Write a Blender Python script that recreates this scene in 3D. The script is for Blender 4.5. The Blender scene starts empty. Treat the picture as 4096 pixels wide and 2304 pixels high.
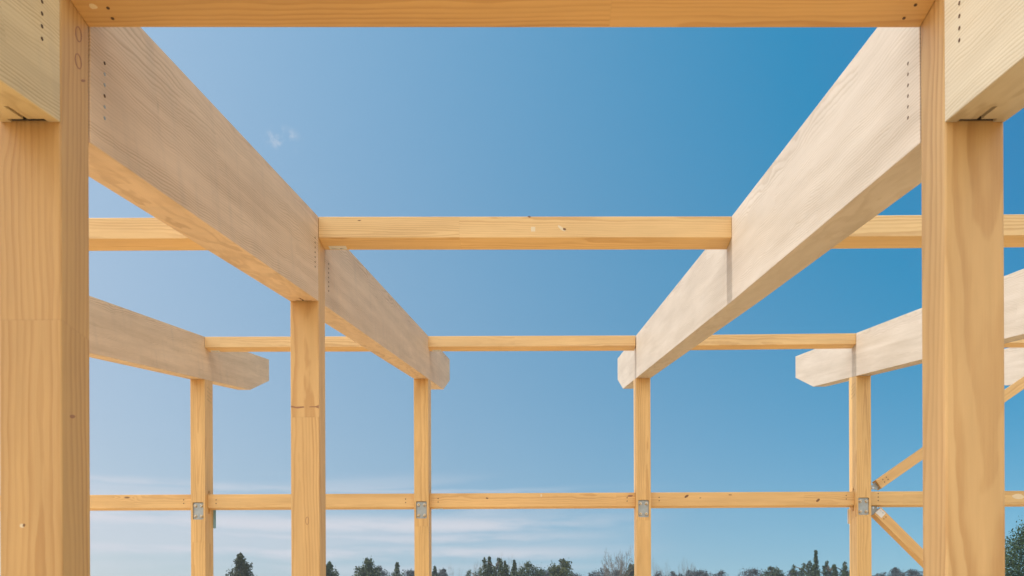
import bpy, bmesh, math, random
from mathutils import Matrix, Vector, noise as mnoise

scene = bpy.context.scene
COL = scene.collection

# ------------------------------------------------------------------ camera
EYE = 1.6
F_PX, PPX, PPY = 3300.0, 2164.1, 2712.3          # focal length and principal point, in pixels of the 4096-wide photograph
YAW, ROLL = -0.00133, -0.00409
cy, sy, cr, sr = math.cos(YAW), math.sin(YAW), math.cos(ROLL), math.sin(ROLL)
RZ = Matrix(((cy, -sy, 0), (sy, cy, 0), (0, 0, 1)))
RY = Matrix(((cr, 0, sr), (0, 1, 0), (-sr, 0, cr)))
RC = RY @ RZ                                      # world -> (right, forward, up)
RT = RC.transposed()
cam = bpy.data.cameras.new("camera")
cam_o = bpy.data.objects.new("camera", cam)
COL.objects.link(cam_o)
right, fwd, up = RT.col[0], RT.col[1], RT.col[2]
cam_o.matrix_world = Matrix(((right[0], up[0], -fwd[0], 0), (right[1], up[1], -fwd[1], 0),
                             (right[2], up[2], -fwd[2], EYE), (0, 0, 0, 1)))
cam.sensor_width = 36.0
cam.lens = F_PX / 4096 * 36
cam.shift_x = -(PPX - 2048) / 4096
cam.shift_y = (PPY - 1152) / 4096
cam.clip_start, cam.clip_end = 0.05, 6000
cam.dof.use_dof = True
cam.dof.focus_distance = 13.0
cam.dof.aperture_fstop = 5.6
scene.camera = cam_o

# ------------------------------------------------------------------ light and sky
SUN_EL, SUN_AZ = math.radians(58), math.radians(-90)          # azimuth measured from +Y towards +X
sun_dir = Vector((math.sin(SUN_AZ) * math.cos(SUN_EL), math.cos(SUN_AZ) * math.cos(SUN_EL), math.sin(SUN_EL)))
sl = bpy.data.lights.new("sun", 'SUN')
sl.energy, sl.angle, sl.color = 2.0, math.radians(0.53), (1.0, 0.95, 0.88)
so = bpy.data.objects.new("sun", sl)
COL.objects.link(so)
so.rotation_euler = sun_dir.to_track_quat('Z', 'Y').to_euler()
so.location = sun_dir * 60

world = bpy.data.worlds.new("World")
scene.world = world
world.use_nodes = True


class NT:
    """small helper for wiring node trees"""
    def __init__(self, tree):
        self.t = tree
        tree.nodes.clear()

    def n(self, kind, **props):
        node = self.t.nodes.new(kind)
        for k, v in props.items():
            setattr(node, k, v)
        return node

    def put(self, sock, v):
        if isinstance(v, bpy.types.NodeSocket):
            self.t.links.new(v, sock)
        elif v is not None:
            sock.default_value = v

    def m(self, op, a, b=None, c=None, clamp=False):
        node = self.n('ShaderNodeMath', operation=op, use_clamp=clamp)
        for i, v in enumerate((a, b, c)):
            if v is not None:
                self.put(node.inputs[i], v)
        return node.outputs[0]

    def vm(self, op, a, b=None):
        node = self.n('ShaderNodeVectorMath', operation=op)
        self.put(node.inputs[0], a)
        if b is not None:
            self.put(node.inputs[1], b)
        return node.outputs['Value'] if op in ('LENGTH', 'DOT_PRODUCT', 'DISTANCE') else node.outputs[0]

    def xyz(self, v):
        s = self.n('ShaderNodeSeparateXYZ')
        self.put(s.inputs[0], v)
        return s.outputs

    def vec(self, x, y, z):
        c = self.n('ShaderNodeCombineXYZ')
        for i, v in enumerate((x, y, z)):
            self.put(c.inputs[i], v)
        return c.outputs[0]

    def noise(self, vec, scale=1.0, detail=2.0, rough=0.5, color=False):
        node = self.n('ShaderNodeTexNoise')
        self.put(node.inputs['Vector'], vec)
        node.inputs['Scale'].default_value = scale
        node.inputs['Detail'].default_value = detail
        node.inputs['Roughness'].default_value = rough
        return node.outputs['Color'] if color else node.outputs['Fac']

    def smooth(self, v, a, b, lo=0.0, hi=1.0):
        node = self.n('ShaderNodeMapRange', interpolation_type='SMOOTHSTEP')
        self.put(node.inputs[0], v)
        for i, k in enumerate((a, b, lo, hi)):
            node.inputs[i + 1].default_value = k
        return node.outputs[0]

    def mix(self, fac, a, b, mode='MIX'):
        node = self.n('ShaderNodeMix', data_type='RGBA', blend_type=mode)
        self.put(node.inputs[0], fac)
        self.put(node.inputs[6], a)
        self.put(node.inputs[7], b)
        return node.outputs[2]


def rgb(r, g, b):
    return (r, g, b, 1.0)


def build_world():
    k = NT(world.node_tree)
    sky = k.n('ShaderNodeTexSky', sky_type='NISHITA')
    sky.sun_disc = False
    sky.sun_elevation = SUN_EL
    sky.sun_rotation = SUN_AZ
    sky.altitude = 50
    sky.air_density, sky.dust_density, sky.ozone_density = 1.0, 0.6, 2.0
    tc = k.n('ShaderNodeTexCoord')
    d = k.xyz(tc.outputs['Generated'])
    az = k.m('ARCTAN2', d[0], d[1])
    el = k.m('ARCSINE', d[2])
    # thin stretched cirrus low in the sky, towards the sun side
    warp = k.noise(k.vec(k.m('MULTIPLY', az, 2.0), k.m('MULTIPLY', el, 9.0), 3.0), 1.0, 2.0)
    tilt = k.m('ADD', k.m('SUBTRACT', el, k.m('MULTIPLY', az, 0.05)), k.m('MULTIPLY', warp, 0.035))
    st = k.noise(k.vec(k.m('MULTIPLY', az, 3.2), k.m('MULTIPLY', tilt, 38.0), CIRRUS_SEED), 1.0, 4.0, 0.5)
    st = k.m('MULTIPLY', k.smooth(st, 0.44, 0.68), 0.45)
    brk = k.noise(k.vec(k.m('MULTIPLY', az, 5.5), k.m('MULTIPLY', el, 30.0), 1.7), 1.0, 4.0, 0.6)
    wob = k.m('ADD', k.m('SUBTRACT', el, k.m('MULTIPLY', az, 0.022)), k.m('MULTIPLY', k.m('SUBTRACT', brk, 0.5), 0.022))
    for centre, half, amt in ((0.1855, 0.017, 1.0), (0.170, 0.010, 0.75), (0.152, 0.014, 1.0), (0.133, 0.009, 0.7), (0.2235, 0.006, 0.5)):
        off = k.m('ABSOLUTE', k.m('SUBTRACT', wob, centre))
        bump = k.m('MULTIPLY', k.smooth(off, 0.0, half, amt, 0.0), k.smooth(brk, 0.28, 0.56))
        st = k.m('MAXIMUM', st, bump)
    band = k.m('MULTIPLY', k.smooth(el, 0.10, 0.15), k.smooth(el, 0.215, 0.25, 1.0, 0.0))
    side = k.smooth(az, -0.12, 0.20, 1.0, 0.0)
    cl = k.m('MULTIPLY', k.m('MULTIPLY', st, band), k.m('MULTIPLY', side, 0.95))
    # one small wisp high on the left
    wu = k.m('MULTIPLY', k.m('ADD', az, 0.3020), 1.0)
    wv = k.m('SUBTRACT', el, 0.5590)
    wn = k.noise(k.vec(k.m('MULTIPLY', az, 75.0), k.m('MULTIPLY', el, 75.0), 2.0), 1.0, 4.0, 0.6)
    wd = k.m('SQRT', k.m('ADD', k.m('MULTIPLY', wu, wu), k.m('MULTIPLY', k.m('MULTIPLY', wv, wv), 3.5)))
    wm = k.smooth(wd, 0.006, 0.026, 1.0, 0.0)
    wisp = k.m('MULTIPLY', k.m('MULTIPLY', k.smooth(wn, 0.44, 0.66), wm), 0.5)
    cl = k.m('MAXIMUM', cl, wisp)
    # haze balance of the clear sky: paler and warmer towards the sun, deeper blue away from it
    dxz = k.m('MULTIPLY', d[0], d[2])
    ch = []
    for c0, c1, c2, c3 in ((0.95, -0.057, -0.275, -4.55), (0.865, 0.196, 0.975, -1.835), (0.80, 0.232, 0.93, -0.65)):
        t = k.m('ADD', k.m('ADD', c0, k.m('MULTIPLY', d[0], c1)), k.m('ADD', k.m('MULTIPLY', d[2], c2), k.m('MULTIPLY', dxz, c3)))
        ch.append(k.m('MULTIPLY', k.m('MINIMUM', k.m('MAXIMUM', t, 0.14), 1.9), SKY_GAIN))
    bal = k.mix(1.0, sky.outputs[0], k.vec(*ch), 'MULTIPLY')
    glow = k.smooth(d[0], -0.95, -0.45, SUN_SIDE_GLOW, 1.0)          # bright milky air round the sun
    bal = k.mix(1.0, bal, k.vec(glow, glow, glow), 'MULTIPLY')
    col = k.mix(cl, bal, CLOUD)
    # made-up bright cloud in the unseen sky behind the camera, added as front fill
    bn = k.noise(k.vec(k.m('MULTIPLY', d[0], 2.2), k.m('MULTIPLY', d[1], 2.2), k.m('MULTIPLY', d[2], 5.0)), 1.0, 5.0, 0.55)
    cov = k.m('MULTIPLY', k.smooth(bn, 0.30, 0.52), k.smooth(d[1], -0.45, 0.0, 1.0, 0.0))
    cov = k.m('MULTIPLY', cov, k.smooth(d[2], 0.12, 0.42))
    col = k.mix(k.m('MULTIPLY', cov, 0.9), col, FILL_CLOUD)
    bg = k.n('ShaderNodeBackground')
    k.put(bg.inputs[0], col)
    bg.inputs[1].default_value = SKY_STRENGTH
    out = k.n('ShaderNodeOutputWorld')
    k.put(out.inputs[0], bg.outputs[0])


CIRRUS_SEED = 7.3
SKY_STRENGTH = 0.15
SKY_GAIN = 0.47
SUN_SIDE_GLOW = 3.3
CLOUD = rgb(2.7, 2.75, 2.98)
FILL_CLOUD = rgb(10.2, 9.5, 8.6)  # unseen cloud added to brighten the faces towards the camera
build_world()

scene.view_settings.view_transform = 'Standard'
scene.view_settings.look = 'None'
scene.view_settings.exposure = 0.75
scene.view_settings.gamma = 1.0
scene.view_settings.use_curve_mapping = False
scene.cycles.max_bounces = 8


# ------------------------------------------------------------------ materials
def new_mat(name):
    m = bpy.data.materials.new(name)
    m.use_nodes = True
    return m, NT(m.node_tree)


def finish(k, color, rough=0.5, bump=None, bump_d=0.001, metal=0.0, spec=0.5):
    p = k.n('ShaderNodeBsdfPrincipled')
    k.put(p.inputs['Base Color'], color)
    k.put(p.inputs['Roughness'], rough)
    p.inputs['Metallic'].default_value = metal
    p.inputs['Specular IOR Level'].default_value = spec
    if bump is not None:
        b = k.n('ShaderNodeBump')
        b.inputs['Strength'].default_value = 0.6
        b.inputs['Distance'].default_value = bump_d
        k.put(b.inputs['Height'], bump)
        k.put(p.inputs['Normal'], b.outputs[0])
    o = k.n('ShaderNodeOutputMaterial')
    k.put(o.inputs[0], p.outputs[0])
    return p


def wood(name, early, late, ring=0.016, pith=0.12, cone=0.03, warp=0.012, joint=2.2, stain=0.0, contrast=1.0,
         rough=0.45, knots=0.0, lam=0.0):
    """solid wood: growth rings round a pith line that runs along the timber's own x axis"""
    mat, k = new_mat(name)
    tc = k.n('ShaderNodeTexCoord')
    oi = k.n('ShaderNodeObjectInfo')
    rnd = oi.outputs['Random']
    x, y, z = k.xyz(tc.outputs['Object'])
    # finger joints: every piece along the length comes from another log
    seg = k.m('FLOOR', k.m('ADD', k.m('DIVIDE', x, joint), k.m('MULTIPLY', rnd, 31.7)))
    if lam:
        row = k.m('FLOOR', k.m('DIVIDE', z, lam))
        seg = k.m('FLOOR', k.m('ADD', k.m('ADD', k.m('DIVIDE', x, joint), k.m('MULTIPLY', rnd, 31.7)),
                               k.m('MULTIPLY', row, 0.377)))
        sid = k.vec(seg, row, k.m('MULTIPLY', rnd, 100.0))
    else:
        sid = k.vec(seg, k.m('MULTIPLY', rnd, 100.0), 1.0)
    wn = k.n('ShaderNodeTexWhiteNoise', noise_dimensions='3D')
    k.put(wn.inputs['Vector'], sid)
    r1, r2, r3 = k.xyz(wn.outputs['Color'])
    shift = k.m('MULTIPLY', rnd, 40.0)
    # waviness of the grain
    wv = k.vec(k.m('ADD', k.m('MULTIPLY', x, 1.6), shift), k.m('MULTIPLY', y, 5.0), k.m('MULTIPLY', z, 5.0))
    w1, w2, w3 = k.xyz(k.noise(wv, 1.0, 3.0, 0.55, color=True))
    ang = k.m('MULTIPLY', r1, 6.2832)
    py = k.m('MULTIPLY', k.m('COSINE', ang), pith)
    pz = k.m('MULTIPLY', k.m('SINE', ang), pith)
    if lam:                                          # boards lie flat: the pith is far above or below
        py = k.m('MULTIPLY', k.m('SUBTRACT', r1, 0.5), 0.12)
        pz = k.m('MULTIPLY', k.m('SUBTRACT', k.m('MULTIPLY', k.m('GREATER_THAN', r2, 0.5), 2.0), 1.0), k.m('ADD', z, pith))
        pz = k.m('ADD', pith, k.m('MULTIPLY', r2, 0.02))
    dy = k.m('ADD', k.m('SUBTRACT', y, py), k.m('MULTIPLY', k.m('SUBTRACT', w1, 0.5), warp * 2))
    dz = k.m('ADD', k.m('SUBTRACT', z, pz), k.m('MULTIPLY', k.m('SUBTRACT', w2, 0.5), warp * 2))
    rad = k.m('SQRT', k.m('ADD', k.m('MULTIPLY', dy, dy), k.m('MULTIPLY', dz, dz)))
    rad = k.m('ADD', rad, k.m('MULTIPLY', x, k.m('MULTIPLY', k.m('SUBTRACT', r3, 0.5), cone * 2)))
    kd = None
    if knots:
        vo = k.n('ShaderNodeTexVoronoi', voronoi_dimensions='3D', feature='F1')
        k.put(vo.inputs['Vector'], k.vec(k.m('ADD', k.m('MULTIPLY', x, 1.3), shift), k.m('MULTIPLY', y, 4.2), k.m('MULTIPLY', z, 4.2)))
        vo.inputs['Scale'].default_value = 1.0
        keep = k.m('GREATER_THAN', k.xyz(vo.outputs['Color'])[0], 1.0 - knots)
        bulge = k.m('MULTIPLY', k.smooth(vo.outputs['Distance'], 0.03, 0.36, 1.0, 0.0), keep)
        rad = k.m('ADD', rad, k.m('MULTIPLY', bulge, 0.035))
        kd = k.m('MULTIPLY', k.smooth(vo.outputs['Distance'], 0.035, 0.085, 1.0, 0.0), keep)
    ph = k.m('FRACT', k.m('DIVIDE', rad, ring))
    ringv = k.m('MULTIPLY', k.smooth(ph, 0.25, 0.80), k.smooth(ph, 0.80 if lam else 0.88, 1.0, 1.0, 0.0))
    wide = k.noise(k.vec(k.m('MULTIPLY', rad, 18.0), k.m('ADD', shift, k.m('MULTIPLY', x, 0.4)), r1), 1.0, 1.0)
    ringv = k.m('MULTIPLY', ringv, k.smooth(wide, 0.3, 0.7, 0.25, 1.0))
    # fibres and slow tone drift
    fib = k.noise(k.vec(k.m('MULTIPLY', x, 5.0), k.m('MULTIPLY', y, 190.0), k.m('MULTIPLY', z, 190.0)), 1.0, 2.0, 0.6)
    tone = k.noise(k.vec(k.m('ADD', k.m('MULTIPLY', x, 0.9), shift), k.m('MULTIPLY', y, 7.0), k.m('MULTIPLY', z, 7.0)), 1.0, 3.0, 0.6)
    f = k.m('ADD', k.m('MULTIPLY', ringv, 0.8 * contrast), k.m('MULTIPLY', k.m('SUBTRACT', fib, 0.5), 0.5 * contrast), clamp=True)
    col = k.mix(f, early, late)
    val = k.m('ADD', k.m('ADD', 0.74, k.m('MULTIPLY', tone, 0.42)), k.m('MULTIPLY', k.m('SUBTRACT', r2, 0.5), 0.05 if lam else 0.04))
    col = k.mix(1.0, col, k.vec(val, k.m('POWER', val, 1.15), k.m('POWER', val, 1.4)), 'MULTIPLY')
    col = k.mix(1.0, col, oi.outputs['Color'], 'MULTIPLY')
    if kd is not None:
        col = k.mix(k.m('MULTIPLY', kd, 0.85), col, rgb(0.16, 0.07, 0.025))
    if stain:
        sv = k.noise(k.vec(k.m('ADD', k.m('MULTIPLY', x, 5.5), shift), 0.0, k.m('MULTIPLY', z, 0.9)), 1.0, 4.0, 0.65)
        sm = k.m('MULTIPLY', k.smooth(sv, 0.50, 0.74), stain)
        col = k.mix(sm, col, rgb(0.30, 0.25, 0.20))
        sp = k.noise(k.vec(k.m('MULTIPLY', x, 9.0), shift, k.m('MULTIPLY', z, 4.0)), 1.0, 3.0, 0.7)
        col = k.mix(k.m('MULTIPLY', k.smooth(sp, 0.66, 0.76), stain), col, rgb(0.13, 0.10, 0.07))
    # end grain and joint lines
    jf = k.m('FRACT', k.m('ADD', k.m('DIVIDE', x, joint), k.m('MULTIPLY', rnd, 31.7)))
    if not lam:
        line = k.m('MULTIPLY', k.smooth(jf, 0.0, 0.0015, 0.14, 0.0), 1.0)
        col = k.mix(line, col, rgb(0.20, 0.10, 0.04))
    ro = k.m('ADD', rough, k.m('MULTIPLY', tone, 0.15))
    finish(k, col, ro, k.m('ADD', k.m('MULTIPLY', ringv, -0.5), fib), 0.0008, spec=0.45)
    return mat


PINE = wood("post_pine", rgb(0.72, 0.455, 0.185), rgb(0.52, 0.27, 0.085), ring=0.027, pith=0.13, cone=0.035, warp=0.024, joint=5.3, contrast=0.85, knots=0.07)
BEAM = wood("beam_pine", rgb(0.74, 0.505, 0.235), rgb(0.55, 0.315, 0.115), ring=0.018, pith=0.10, cone=0.02, warp=0.020, joint=3.1, knots=0.10, contrast=0.9)
RAFTER_SUNLIT = wood("sunlit_rafter_timber", rgb(0.555, 0.475, 0.395), rgb(0.41, 0.325, 0.235), ring=0.014, pith=0.33, cone=0.016, warp=0.036, joint=4.0, lam=0.20, contrast=0.9, rough=0.5)  # sunlit-side copy of the rafter wood: light put into its colour
RAFTER_SHADED = wood("shaded_stained_rafter_timber", rgb(0.75, 0.565, 0.385), rgb(0.51, 0.345, 0.205), ring=0.014, pith=0.33, cone=0.016, warp=0.036, joint=4.0, lam=0.20, contrast=0.9, stain=0.16, rough=0.55)  # shaded-side copy of the rafter wood: shade put into colour, plus water stains


def flat(name, c, rough=0.5, metal=0.0, vary=0.15, scale=8.0, spec=0.5):
    mat, k = new_mat(name)
    tc = k.n('ShaderNodeTexCoord')
    nz = k.noise(tc.outputs['Object'], scale, 4.0, 0.6)
    v = k.m('ADD', 1.0 - vary, k.m('MULTIPLY', nz, vary * 2))
    col = k.mix(1.0, rgb(*c), k.vec(v, v, v), 'MULTIPLY')
    finish(k, col, rough, metal=metal, spec=spec)
    return mat


KNOT = flat("knot_wood", (0.17, 0.075, 0.028), 0.6, vary=0.5, scale=60)
RING_MARK = flat("resin_ring", (0.33, 0.16, 0.075), 0.6, vary=0.3, scale=60)
FILLER = flat("wood_filler", (0.72, 0.58, 0.38), 0.6, vary=0.12, scale=40)
DARK_HOLE = flat("dowel_hole", (0.085, 0.042, 0.02), 0.8)
STEEL = flat("galvanised_steel", (0.36, 0.39, 0.395), 0.45, 0.35, vary=0.4, scale=14)
NOTCH_SHADE_STEEL = flat("notch_shade_steel", (0.035, 0.030, 0.027), 0.6, 0.2, vary=0.3)  # near-black colour stands for the shade inside the rafter notches
ZINC = flat("zinc_nut", (0.70, 0.71, 0.72), 0.3, 0.85, vary=0.1)
BRASS = flat("yellow_zinc_bolt", (0.66, 0.40, 0.09), 0.35, 0.8, vary=0.2)
BLUE = flat("blue_film_steel", (0.24, 0.47, 0.63), 0.4, 0.1, vary=0.15)
WHITE = flat("white_label_paper", (0.66, 0.66, 0.66), 0.5, vary=0.04)
INK = flat("label_ink", (0.03, 0.03, 0.035), 0.5)
GREY_INK = flat("label_grey_print", (0.35, 0.35, 0.36), 0.5)
BARK = flat("tree_bark", (0.11, 0.085, 0.06), 0.9, vary=0.4, scale=3)
PALE_BARK = flat("bare_tree_bark", (0.17, 0.145, 0.115), 0.9, vary=0.25, scale=3)


def leaf_mat(name, a, b):
    mat, k = new_mat(name)
    g = k.n('ShaderNodeNewGeometry')
    oi = k.n('ShaderNodeObjectInfo')
    tc = k.n('ShaderNodeTexCoord')
    nz = k.noise(tc.outputs['Object'], 0.9, 3.0, 0.6)
    f = k.m('ADD', k.m('MULTIPLY', g.outputs['Random Per Island'], 0.6), k.m('MULTIPLY', nz, 0.4))
    col = k.mix(f, rgb(*a), rgb(*b))
    col = k.mix(1.0, col, oi.outputs['Color'], 'MULTIPLY')
    p = k.n('ShaderNodeBsdfPrincipled')
    k.put(p.inputs['Base Color'], col)
    p.inputs['Roughness'].default_value = 0.55
    p.inputs['Specular IOR Level'].default_value = 0.3
    t = k.n('ShaderNodeBsdfTranslucent')
    k.put(t.inputs[0], col)
    ms = k.n('ShaderNodeMixShader')
    ms.inputs[0].default_value = 0.2
    k.put(ms.inputs[1], p.outputs[0])
    k.put(ms.inputs[2], t.outputs[0])
    o = k.n('ShaderNodeOutputMaterial')
    k.put(o.inputs[0], ms.outputs[0])
    return mat


HAZE_GREY_LEAF = leaf_mat("haze_grey_foliage", (0.035, 0.048, 0.050), (0.13, 0.135, 0.125))  # distance haze painted into the foliage colour as grey
LEAF = leaf_mat("evergreen_leaf", (0.018, 0.042, 0.018), (0.085, 0.105, 0.035))


# ------------------------------------------------------------------ object helpers
WM = {}                                             # world matrix of every object we make


def link(name, mesh, M=None, parent=None):
    o = bpy.data.objects.new(name, mesh)
    COL.objects.link(o)
    M = M or Matrix.Identity(4)
    WM[o.name] = M.copy()
    if parent is not None:
        o.parent = parent
        o.matrix_local = WM[parent.name].inverted() @ M
    else:
        o.matrix_world = M
    return o


def tag(o, label=None, cat=None, group=None, kind=None):
    if label: o['label'] = label
    if cat: o['category'] = cat
    if group: o['group'] = group
    if kind: o['kind'] = kind
    return o


def mesh_of(bm, mats, name):
    me = bpy.data.meshes.new(name)
    bm.to_mesh(me)
    bm.free()
    for m in mats:
        me.materials.append(m)
    return me


def bevelled(bm, width, seg=2):
    if width:
        bmesh.ops.bevel(bm, geom=list(bm.edges), offset=width, segments=seg, profile=0.5, affect='EDGES')
    bmesh.ops.recalc_face_normals(bm, faces=list(bm.faces))


def prism_bm(poly, x0f, x1f, Minv, bev):
    """polygon in the world (y, z) plane given thickness from x0f(y) to x1f(y)"""
    bm = bmesh.new()
    a = [bm.verts.new(Minv @ Vector((x0f(y), y, z))) for y, z in poly]
    b = [bm.verts.new(Minv @ Vector((x1f(y), y, z))) for y, z in poly]
    n = len(poly)
    bm.faces.new(a)
    bm.faces.new(list(reversed(b)))
    for i in range(n):
        bm.faces.new((a[i], b[i], b[(i + 1) % n], a[(i + 1) % n]))
    bmesh.ops.recalc_face_normals(bm, faces=list(bm.faces))
    bevelled(bm, bev)
    return bm


def box_bm(cx, cy_, cz, sx, sy_, sz, bev=0.0, bm=None, seg=2):
    own = bm is None
    b2 = bmesh.new()
    bmesh.ops.create_cube(b2, size=1.0)
    for v in b2.verts:
        v.co = Vector((v.co.x * sx + cx, v.co.y * sy_ + cy_, v.co.z * sz + cz))
    bevelled(b2, bev, seg)
    return b2


def carve(o, cutters):
    """subtract cutter meshes (given in the object's local space) for slots and pockets"""
    tmp = []
    for bm in cutters:
        bmesh.ops.recalc_face_normals(bm, faces=list(bm.faces))
        me = bpy.data.meshes.new("cutter")
        bm.to_mesh(me)
        bm.free()
        c = bpy.data.objects.new("cutter", me)
        COL.objects.link(c)
        c.matrix_world = WM[o.name]
        md = o.modifiers.new("cut", 'BOOLEAN')
        md.operation, md.solver, md.object = 'DIFFERENCE', 'EXACT', c
        tmp.append((c, me))
    bpy.context.view_layer.update()
    dg = bpy.context.evaluated_depsgraph_get()
    new = bpy.data.meshes.new_from_object(o.evaluated_get(dg))
    old = o.data
    o.modifiers.clear()
    o.data = new
    new.name = old.name
    bpy.data.meshes.remove(old)
    for c, me in tmp:
        bpy.data.objects.remove(c)
        bpy.data.meshes.remove(me)


def add_patch(o, pts, thick, mat):
    """a slightly proud patch (knot, filler, stain) joined into the timber's own mesh; pts are world points, thick a world vector"""
    me = o.data
    inv = WM[o.name].inverted()
    if mat.name not in [m.name for m in me.materials]:
        me.materials.append(mat)
    idx = [m.name for m in me.materials].index(mat.name)
    bm = bmesh.new()
    bm.from_mesh(me)
    a = [bm.verts.new(inv @ (Vector(p) + thick)) for p in pts]
    b = [bm.verts.new(inv @ (Vector(p) - thick)) for p in pts]
    n = len(pts)
    fs = [bm.faces.new(a), bm.faces.new(list(reversed(b)))]
    for i in range(n):
        fs.append(bm.faces.new((a[i], b[i], b[(i + 1) % n], a[(i + 1) % n])))
    bmesh.ops.recalc_face_normals(bm, faces=fs)
    for f in fs:
        f.material_index = idx
    bm.to_mesh(me)
    bm.free()


def ray(u, v):
    c = Vector(((u - PPX) / F_PX, 1.0, (PPY - v) / F_PX))
    return RT @ c


def on_y(u, v, y):
    d = ray(u, v)
    return Vector((0, 0, EYE)) + d * (y / d.y)


def on_x(u, v, x):
    d = ray(u, v)
    return Vector((0, 0, EYE)) + d * (x / d.x)


def on_z(u, v, z):
    d = ray(u, v)
    return Vector((0, 0, EYE)) + d * ((z - EYE) / d.z)


def disc_mesh(name, r, h, mat, n=12):
    bm = bmesh.new()
    bmesh.ops.create_cone(bm, cap_ends=True, segments=n, radius1=r, radius2=r, depth=h)
    bmesh.ops.recalc_face_normals(bm, faces=list(bm.faces))
    return mesh_of(bm, [mat], name)


def facing(p, axis):
    """matrix at p whose local z points along a world axis"""
    q = Vector(axis).to_track_quat('Z', 'Y').to_matrix().to_4x4()
    return Matrix.Translation(p) @ q


# ------------------------------------------------------------------ the timber frame: dimensions
Y1, Y2, Y3 = 3.2274, 6.9222, 13.7267                 # front planes of the three rows of posts
D1, D3 = 0.2041, 0.3364                              # depth of front and middle posts, of back posts
XL = {'A': -5.7219, 'B': -1.9943, 'C': 1.6991, 'D': 5.3828, 'E': 9.09}
SK = {'A': 0.0006, 'B': -0.00031, 'C': 0.00014, 'D': -0.0025, 'E': -0.0025}
KK = {'B': 0.01169, 'C': 0.02797}
QZ = {'A': -0.00039, 'B': 0, 'C': -0.01338, 'D': -0.00333, 'E': 0.0}
SZ = {'A': 0.00121, 'B': 0, 'C': 0.00131, 'D': 0.00285, 'E': 0.003}
Z0, SL, RH = 2.03298 + EYE, 0.26721, 0.71211
OV, EH, CH = 3.24803, 0.43947, 1.08983
GAP = 0.010


def lerp(x, xs, ys):
    if x <= xs[0]: return ys[0]
    for i in range(len(xs) - 1):
        if x <= xs[i + 1]:
            return ys[i] + (ys[i + 1] - ys[i]) * (x - xs[i]) / (xs[i + 1] - xs[i])
    return ys[-1]


def wid(y): return lerp(y, (3.4, 7.25, 14.4), (0.23366, 0.24, 0.24296))
def xc(l, y): return XL[l] + SK[l] * (y - 7.25) + (KK[l] * lerp(y, (Y1, Y2, Y3), (0, 1, 0)) if l in KK else 0)
def xface(l, y, s): return xc(l, y) + s * wid(y) / 2
def ztop(l, y): return Z0 + SL * y + QZ[l] + SZ[l] * (y - 7.25)


root = link("timber_frame", None, Matrix.Translation((0, Y2, 0)))
tag(root, "unroofed building frame of pale timber posts, sloping rafters, beams, rails and braces under blue sky", "timber frame")


def make_post(l, y, d, top, tint, mat=PINE, wide=0.0, bev=0.006):
    yc = y + d / 2
    x = xc(l, y)
    w = wid(y)
    # local x runs up the post
    M = Matrix.Translation((x, yc, 0)) @ Matrix(((0, -1, 0, 0), (0, 0, -1, 0), (1, 0, 0, 0), (0, 0, 0, 1)))
    bm = box_bm(top / 2, 0, 0, top, w, d, bev)
    if wide:                                         # a post that is wider than its rafter on the left
        for vv in bm.verts:
            if vv.co.y > 0: vv.co.y += wide
    o = link("post", mesh_of(bm, [mat], "post"), M, root)
    o.color = (*tint, 1)
    return o


def make_rafter(l, y0, y1, mat, tint, tail=False, kink=False, bev=0.004):
    ang = math.atan(SL + SZ[l])
    s = SL
    ym = (y0 + y1) / 2
    # local x along the slope, local y sideways, local z up and square to it
    R = Matrix(((0, -1, 0, 0), (math.cos(ang), 0, -math.sin(ang), 0), (math.sin(ang), 0, math.cos(ang), 0), (0, 0, 0, 1)))
    M = Matrix.Translation((xc(l, ym), ym, ztop(l, ym) - RH / 2)) @ R
    ks = [Y2] if kink else []
    top = [(y, ztop(l, y)) for y in [y0] + ks + [y1]]
    if tail:
        bot = [(y1, ztop(l, y1) - EH), (y1 - CH, ztop(l, y1 - CH) - RH)]
    else:
        bot = [(y1, ztop(l, y1) - RH)]
    bot += [(y, ztop(l, y) - RH) for y in reversed([y0] + ks)]
    bm = prism_bm(top + bot, lambda y: xface(l, y, -1), lambda y: xface(l, y, 1), M.inverted(), bev)
    o = link("rafter", mesh_of(bm, [mat], "rafter"), M, root)
    o.color = (*tint, 1)
    return o


def make_bar(name, x0, x1, y, d, zt0, zt1, h, mat, tint, bev=0.004):
    """horizontal timber between two x positions; top height may differ a little at the two ends"""
    ang = math.atan2(zt1 - zt0, x1 - x0)
    M = Matrix.Translation(((x0 + x1) / 2, y + d / 2, (zt0 + zt1) / 2 - h / 2)) @ Matrix.Rotation(-ang, 4, 'Y')
    inv = M.inverted()
    bm = bmesh.new()
    vs = []
    for x, z in ((x0, zt0), (x1, zt1)):
        for yy in (y, y + d):
            for zz in (z - h, z):
                vs.append(bm.verts.new(inv @ Vector((x, yy, zz))))
    for f in ((0, 1, 3, 2), (4, 6, 7, 5), (0, 4, 5, 1), (2, 3, 7, 6), (0, 2, 6, 4), (1, 5, 7, 3)):
        bm.faces.new([vs[i] for i in f])
    bmesh.ops.recalc_face_normals(bm, faces=list(bm.faces))
    bevelled(bm, bev)
    o = link(name, mesh_of(bm, [mat], name), M, root)
    o.color = (*tint, 1)
    return o


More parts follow.
